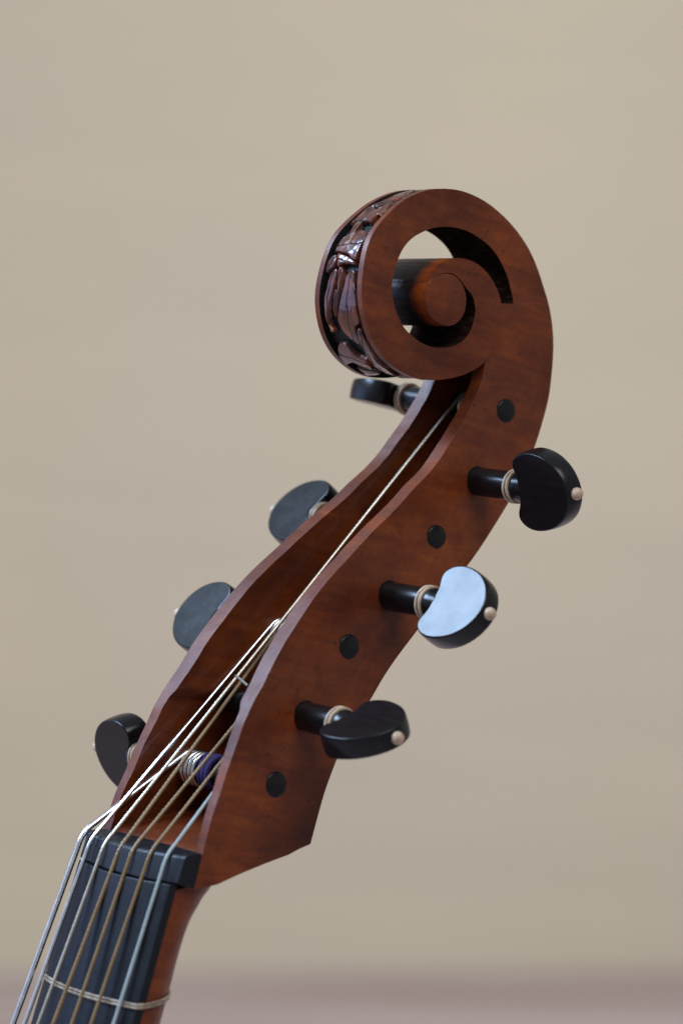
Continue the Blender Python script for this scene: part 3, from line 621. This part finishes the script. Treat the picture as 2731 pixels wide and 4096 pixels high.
for li, l in enumerate(leaves + extra):
    a = np.array(l, float)
    pu = np.interp(a[:, 0], np.arange(nst), seg)
    pv = a[:, 1] * (np.interp(a[:, 0], np.arange(nst), ST[:, 4]) / 2 - RIM)
    poly = np.stack([pu, pv], 1)
    cl = catmull(np.vstack([poly, poly[:1]]), 4)[:-1]
    lo, hi = cl.min(0) - 1, cl.max(0) + 1
    rs = np.where((S > lo[0]) & (S < hi[0]))[0]
    if not len(rs):
        continue
    u, v = U[rs], V[rs]
    ins = np.zeros(u.shape, bool)
    dist = np.full(u.shape, 1e9)
    for k in range(len(cl)):
        (x1, y1), (x2, y2) = cl[k], cl[(k + 1) % len(cl)]
        cond = ((y1 > v) != (y2 > v))
        xin = (x2 - x1) * (v - y1) / (y2 - y1 + 1e-12) + x1
        ins ^= cond & (u < xin)
        ex, eyy = x2 - x1, y2 - y1
        tq = np.clip(((u - x1) * ex + (v - y1) * eyy) / (ex * ex + eyy * eyy + 1e-9), 0, 1)
        dist = np.minimum(dist, np.hypot(u - x1 - tq * ex, v - y1 - tq * eyy))
    dd = np.where(ins, dist, 0)
    wmax = max(dd.max(), 0.3)
    rnd = 0.85 + 0.3 * ((li * 37) % 10) / 10
    h = (1.90 * (1 - np.exp(-dd / 0.11)) + 0.28 * np.sqrt(np.clip(1 - (1 - dd / wmax) ** 2, 0, 1))) * rnd
    # gouge marks: shallow grooves that run along each leaf
    dirv = np.linalg.svd(poly - poly.mean(0))[2][0]
    across = (u - poly[:, 0].mean()) * -dirv[1] + (v - poly[:, 1].mean()) * dirv[0]
    along = (u - poly[:, 0].mean()) * dirv[0] + (v - poly[:, 1].mean()) * dirv[1]
    h = h * (1 - 0.20 * np.exp(-((across + 0.25 * np.sin(along * 0.8 + li)) / 0.16) ** 2) * (wmax > 1.0))
    h = h + (0.035 * along * ((li % 3) - 1) - 0.10 * across * ((li % 2) * 2 - 1)) * np.clip(dd / 0.5, 0, 1)
    h = np.clip(h, 0, 2.45)
    H[rs] = np.maximum(H[rs], np.where(ins, h, 0))
rows, leafv = [], []
for i in range(ni):
    O = np.array([cols[0][i], cols[1][i]])
    I = np.array([cols[2][i], cols[3][i]])
    nrm = (I - O) / np.linalg.norm(I - O)
    r = []
    for j in range(nj):
        hh = H[i, j]
        st = 0.16 * noise.noise((S[i] * 2.1, V[i, j] * 2.1, 0.3)) if hh < 0.2 else 0.10 * noise.noise((S[i] * 0.5, V[i, j] * 0.5, 3.3))
        pnt = O + nrm * (DEP - 0.25 - hh - st)
        r.append((V[i, j] * 0.992, *pnt))
        leafv.append(min(1.0, hh / 0.9))
    rows.append(r)
mb = MB()
mb.grid(rows)
relief = mb.build('carved_leaves', RELIEF, scroll, 42)
ca = relief.data.attributes.new('leaf', 'FLOAT', 'POINT')
ca.data.foreach_set('value', leafv)

# ------------------------------------------------------------------ nut, fingerboard, neck, fret
def arch(x, half=27.5):
    return 1 - (x / half) ** 2


nx = np.linspace(-27.4, 27.4, 165)
SLOTS = [-24.5, -17.3, -9.5, -1.2, 6.3, 14.2, 21.3]
rows = []
for x in nx:
    a = arch(x)
    gv = min(abs(x - q) for q in SLOTS)
    f = -5.2 * a + 0.40 * max(0.0, 1 - (gv / 1.1) ** 2) ** 0.5 + 0.12 * noise.noise((x * 0.4, 3.0, 1.0))
    rows.append([(x, -52.3, -83.9), (x, -52.3, -73.0), (x, -53.2, -72.7 + 0.3 * a), (x, -57.5 + f * 0.9, -73.1 + 0.2 * a), (x, -58.3 + f, -73.45),
                 (x, -58.9 + f, -74.3), (x, -61.3 + f, -81.6), (x, -60.9 + f, -82.0), (x, -55.5, -83.9)])
mb = MB()
bs = mb.grid(rows, close=True)
mb.cap(bs[0], 9)
mb.cap(bs[-1], 9)
mb.build('nut', BOARD, viol, 35, 0.3)


def y_board(z):                                                # underside of the fingerboard
    return -60.33 + (z + 83.7) * 0.3058


zz = np.linspace(-82.2, -240, 30)
fx = np.linspace(-25.6, 25.6, 33)
rows = []
for z in zz:
    yb = y_board(z)
    k = 1 + (-82.2 - z) * 0.0007
    r = [(x * k, yb - 3.0 - 4.6 * arch(x, 25.6), z) for x in fx]
    r += [(25.7 * k, yb, z), (-25.7 * k, yb, z)]
    rows.append(r)
mb = MB()
bs = mb.grid(rows, close=True)
mb.cap(bs[0], len(rows[0]))
mb.cap(bs[-1], len(rows[0]))
mb.build('fingerboard', BOARD, viol, 50, 0.35)

prof_z = [-79.5, -83.0, -86.3, -88.5, -91.6, -95.5, -100.5, -107.3, -115.6, -123.0, -128.6, -150, -180, -240]
prof_y = [-31.0, -35.0, -37.7, -40.5, -43.2, -46.4, -49.0, -51.4, -53.7, -56.0, -57.7, -64.0, -73.0, -91.5]
cz = catmull(np.c_[prof_z, prof_y], 6)
th = np.linspace(0, math.pi, 33)
rows = []
for z, ys in cz:
    yb = y_board(z) + 0.05
    if z > -84:
        yb = max(yb, -55.0)
    dpt = ys + 1.2 - yb
    k = 1 + max(0, (-82.2 - z)) * 0.0007
    r = []
    for a in th:
        ca_, sa = math.cos(a), math.sin(a)
        e = 0.80
        r.append((25.3 * k * math.copysign(abs(ca_) ** e, ca_), yb + dpt * sa ** 0.85, z))
    rows.append(r)
mb = MB()
bs = mb.grid(rows, close=True)
mb.cap(bs[0], len(rows[0]))
mb.cap(bs[-1], len(rows[0]))
mb.build('neck', WOOD, viol, 50, 0.0)


def fret_path(zc, out):
    pts = []
    yb = y_board(zc)
    k = 1 + (-82.2 - zc) * 0.0007
    for x in np.linspace(-25.6, 25.6, 25):
        pts.append((x * k, yb - 3.0 - 4.6 * arch(x, 25.6) - out, zc))
    pts.append(((25.7 + out) * k, yb - 2.0, zc))
    pts.append(((25.7 + out) * k, yb, zc))
    ys = float(np.interp(-zc, [-v for v in prof_z], prof_y)) + 1.2
    for a in np.linspace(0.12, math.pi - 0.12, 20):
        ca_, sa = math.cos(a), math.sin(a)
        pts.append(((25.3 + out) * k * math.copysign(abs(ca_) ** 0.8, ca_), yb + (ys - yb + out) * sa ** 0.85, zc + 1.0 * sa))
    pts.append((-(25.7 + out) * k, yb, zc))
    pts.append((-(25.7 + out) * k, yb - 2.0, zc))
    pts.append(pts[0])
    return pts


mb = MB()
tube(mb, resample(catmull(fret_path(-119.0, 0.55), 3), 0.8), 0.44, 8, 4.0, 2, 0.25, 0.3)
tube(mb, resample(catmull(fret_path(-119.95, 0.55), 3), 0.8), 0.44, 8, 4.4, 2, 0.25, 0.3)
fret = mb.build('tied_fret', FRET, viol, 60)

# ------------------------------------------------------------------ tuning pegs
half = [(29.2, 0), (29.3, 2), (29.2, 4), (28.6, 6), (27.9, 8), (28.2, 10.2), (30.2, 12.2), (33, 13.3), (36.2, 13.6), (40, 13.1),
        (44, 11.8), (47.5, 9.6), (50, 7.0), (51.7, 4.0), (52.4, 1.6)]
outl = half + [(52.5, 0)] + [(a, -b) for a, b in half[:0:-1]]
ol = catmull(np.array(outl + [outl[0]], float), 5)[:-1]
ol_t = np.roll(ol, -1, 0) - np.roll(ol, 1, 0)
ol_n = np.c_[ol_t[:, 1], -ol_t[:, 0]]
ol_n /= np.linalg.norm(ol_n, axis=1)[:, None]
if ((ol + ol_n * 0.1 - [40, 0]) ** 2).sum() < ((ol - [40, 0]) ** 2).sum():
    ol_n = -ol_n


def head_mesh():
    mb = MB()
    rows = []
    for c, off in ((1.0, -0.8), (1.0, -0.45), (0.985, -0.25), (0.94, -0.08), (0.85, 0.02), (0.45, 0.18), (0, 0.25), (-0.45, 0.18), (-0.85, 0.02), (-0.94, -0.08), (-0.985, -0.25), (-1.0, -0.45), (-1.0, -0.8)):
        e = ol + ol_n * off
        hth = 4.35 - (e[:, 0] - 28) * 0.042
        rows.append(np.c_[e[:, 0], e[:, 1], c * hth])
    bs = mb.grid(rows, close=True)
    mb.cap(bs[0], len(ol))
    mb.cap(bs[-1], len(ol))
    o = mb.build('peg_head', EBONY, None, 50)
    C.objects.unlink(o)
    me = o.data
    bpy.data.objects.remove(o)
    return me


def part_mesh(fn, mat, name):
    mb = MB()
    fn(mb)
    o = mb.build(name, mat, None, 50)
    me = o.data
    bpy.data.objects.remove(o)
    return me


def bead(a, r, rr):
    return [(a + rr * math.cos(t) * 0.9, r - rr + rr * 1.0 * math.sin(t)) for t in np.linspace(math.pi, 0, 9)]


HEAD_ME = head_mesh()
RING1 = part_mesh(lambda mb: lathe(mb, bead(16.8, 6.0, 0.50), 48), PALE, 'collar_ring')
RING2 = part_mesh(lambda mb: lathe(mb, bead(18.5, 5.95, 0.48), 48), PALE, 'collar_ring')
BAND = part_mesh(lambda mb: lathe(mb, [(16.6, 5.2), (17.0, 5.6), (18.2, 5.6), (18.6, 5.2)], 48), BROWN, 'collar_band')


def pip_prof(mb):
    lathe(mb, [(51.6, 0.9), (52.5, 1.1)] + [(54.2 + 2.15 * math.sin(t), max(0.02, 2.15 * math.cos(t))) for t in np.linspace(-1.05, math.pi / 2, 14)], 28)


PIP_ME = part_mesh(pip_prof, PIP, 'peg_pip')

pegs = {}


def tuning_peg(key, P, phi, tilt, side, reach=0.0, cs=0.0):
    """P = where the shaft meets the near cheek's outer face; side +1: head on that side, -1: head beyond the far cheek"""
    w = WQ(P[1], P[2])
    ax = Vector((1, 0, -tilt)).normalized()
    near = Vector(P)
    far = near - ax * (w / ax.x)
    a = ax * side
    base = near if side > 0 else far
    f = math.radians(phi)
    b = Vector((0, math.sin(f), math.cos(f)))
    b = (b - a * b.dot(a)).normalized()
    c = a.cross(b)
    Mx = Matrix((a, b, c)).transposed().to_4x4()
    Mx.translation = base * MM
    mb = MB()
    Lw = w / ax.x
    lathe(mb, [(-Lw - 0.35, 3.6), (-Lw - 0.22, 4.05), (-Lw, 4.18), (-Lw * 0.5, 4.5), (0, 4.85), (8, 4.95), (16.0 + cs, 4.85), (18.4 + cs, 4.75), (19.0 + cs, 5.15), (20.0 + cs, 5.25), (21.4 + cs, 5.0), (max(22.6 + cs, 31.5 - reach), 4.0)], 40)
    # black rings: stain and contact shade painted where the shaft enters the wood
    shade_rings = (MB(), MB())
    lathe(shade_rings[0], [(-0.3, 5.25), (0.03, 5.25), (0.06, 4.7)], 40)
    lathe(shade_rings[1], [(-Lw + 0.3, 4.5), (-Lw - 0.03, 4.5), (-Lw - 0.06, 3.9)], 40)
    peg = mb.build('tuning_peg', [EBONY], viol, 50)
    peg.matrix_local = Mx
    for mh in shade_rings:
        mh.build('hole_shade_ring', BLACK, peg, 50)
    for nm, me in (('peg_head', HEAD_ME), ('collar_ring', RING1), ('collar_band', BAND), ('collar_ring', RING2), ('peg_pip', PIP_ME)):
        o = bpy.data.objects.new(nm, me)
        C.objects.link(o)
        o.parent = peg
        o.location = (-(reach + (nm == 'peg_pip') * (1.0 if side > 0 else -0.9)) * MM if nm in ('peg_head', 'peg_pip') else cs * MM, 0, 0)
    pegs[key] = (near, ax)
    return peg


tuning_peg('N1', (16.41, 67.80, 45.13), -15, 0.03, 1, 4, 2.3)
tuning_peg('N2', (19.80, 27.44, 6.68), 32, 0.03, 1, 3.2, 3)
tuning_peg('N3', (23.47, -9.42, -31.73), 68, 0.03, 1, 6.8, 0.3)
tuning_peg('F1', (15.06, 80.73, 69.27), 101, 0.055, -1, 4.5, 4.2)
tuning_peg('F2', (17.93, 48.58, 25.79), 38, 0.045, -1, 2, 7.5)
tuning_peg('F3', (21.43, 9.19, -10.07), 32, 0.03, -1, 3, 6)
tuning_peg('F4', (25.31, -22.31, -53.33), -17, 0, -1, 5, 5.5)

# ------------------------------------------------------------------ strings
def wind(key, x0, turns, pitch, rs, nutp):
    """tangent point and helix on a peg shaft; the string comes from nutp"""
    near, ax = pegs[key]
    k = (x0 - near.x) / ax.x
    cy, cz_ = near.y, near.z + ax.z * k
    R_ = 4.45 + rs
    dy, dz = nutp[1] - cy, nutp[2] - cz_
    D_ = math.hypot(dy, dz)
    base = math.atan2(dz, dy)
    off = math.acos(min(1, R_ / D_))
    # front / upper tangent
    cand = [base + off, base - off]
    ang = max(cand, key=lambda q: math.sin(q) - math.cos(q))
    sgn = -1 if ang == cand[1] else 1
    sgn = 1 if (math.cos(ang) * -dz + math.sin(ang) * dy) > 0 else -1
    # direction of travel at the tangent point
    tx, tz = cy + R_ * math.cos(ang) - nutp[1], cz_ + R_ * math.sin(ang) - nutp[2]
    sgn = 1 if (-math.sin(ang) * tx + math.cos(ang) * tz) > 0 else -1
    pts = []
    nn = int(turns * 40)
    for i in range(nn + 1):
        a = ang + sgn * 2 * math.pi * i / 40
        x = x0 + pitch * i / 40
        kk = (x - near.x) / ax.x
        pts.append((x, near.y + R_ * math.cos(a), near.z + ax.z * kk + R_ * math.sin(a)))
    return pts


NUT = [[-24.5, -62.27, -72.96], [-17.3, -64.13, -74.22], [-9.5, -64.19, -74.51], [-1.2, -63.83, -74.52], [6.3, -64.07, -73.62], [14.2, -62.81, -73.57], [21.3, -61.68, -73.89]]
BOT = [[-24.5, -87.06, -133.8], [-17.3, -87.36, -132.31], [-9.5, -87.36, -130.73], [-1.2, -87.19, -129.07], [6.3, -85.23, -127.78], [14.2, -83.33, -126.4], [21.3, -79.72, -125.38]]
spec = [  # peg, x on the shaft, turns, pitch, radius, material, twist
    ('F4', -20.5, 4.3, 2.1, 0.95, SILVER, None),
    ('F3', -15.0, 3.5, 1.7, 0.70, SILVER, None),
    ('F1', -5.0, 3.5, 1.5, 0.58, ROPE, 4.2),
    ('F2', -17.5, 3.5, 1.5, 0.64, GUT, 4.6),
    ('N1', 4.0, 3.0, 1.3, 0.57, GUT, 4.0),
    ('N2', 9.5, 3.0, 1.3, 0.54, GUT, 3.6),
    ('N3', 14.3, 3.0, 0.9, 0.56, PLAIN_GUT, None),
]
for (key, x0, turns, pitch, rs, mat, tw), nu, bo in zip(spec, NUT, BOT):
    nu, bo = np.array(nu), np.array(bo)
    dirn = (bo - nu) / np.linalg.norm(bo - nu)
    end = nu + dirn * 170
    coil = wind(key, x0, turns, pitch, rs, nu)
    c0 = np.array(coil[0])
    up = (c0 - nu) / np.linalg.norm(c0 - nu)
    A_, B_, K_ = nu + dirn * 5.0, nu + up * 5.0, nu + np.array([0, -0.35, 0.25])
    bend = [A_ * (1 - t) ** 2 + K_ * 2 * t * (1 - t) + B_ * t * t for t in np.linspace(0, 1, 14)]
    path = [end, *bend, *coil]
    mb = MB()
    tube(mb, resample(path, 0.45), rs, 12, tw, 3, 0.08)
    mb.build('string', mat, viol, 60)

# purple silk end wound on the lowest far peg beside its string
coil = wind('F4', -10.8, 3.1, 2.1, 0.75, np.array(NUT[0]))
mb = MB()
tube(mb, resample(coil, 0.4), 1.02, 10, None)
mb.build('silk_winding', SILK, viol, 60)
# a cut grey string end that sticks out between the strings
mb = MB()
tube(mb, resample(catmull([[-1.0, -20.16, -20.59], [1.0, -19.34, -21.65], [4.0, -18.75, -23.33]], 8), 0.4), 0.42, 8, None)
mb.build('string_end', GREY, viol, 60)
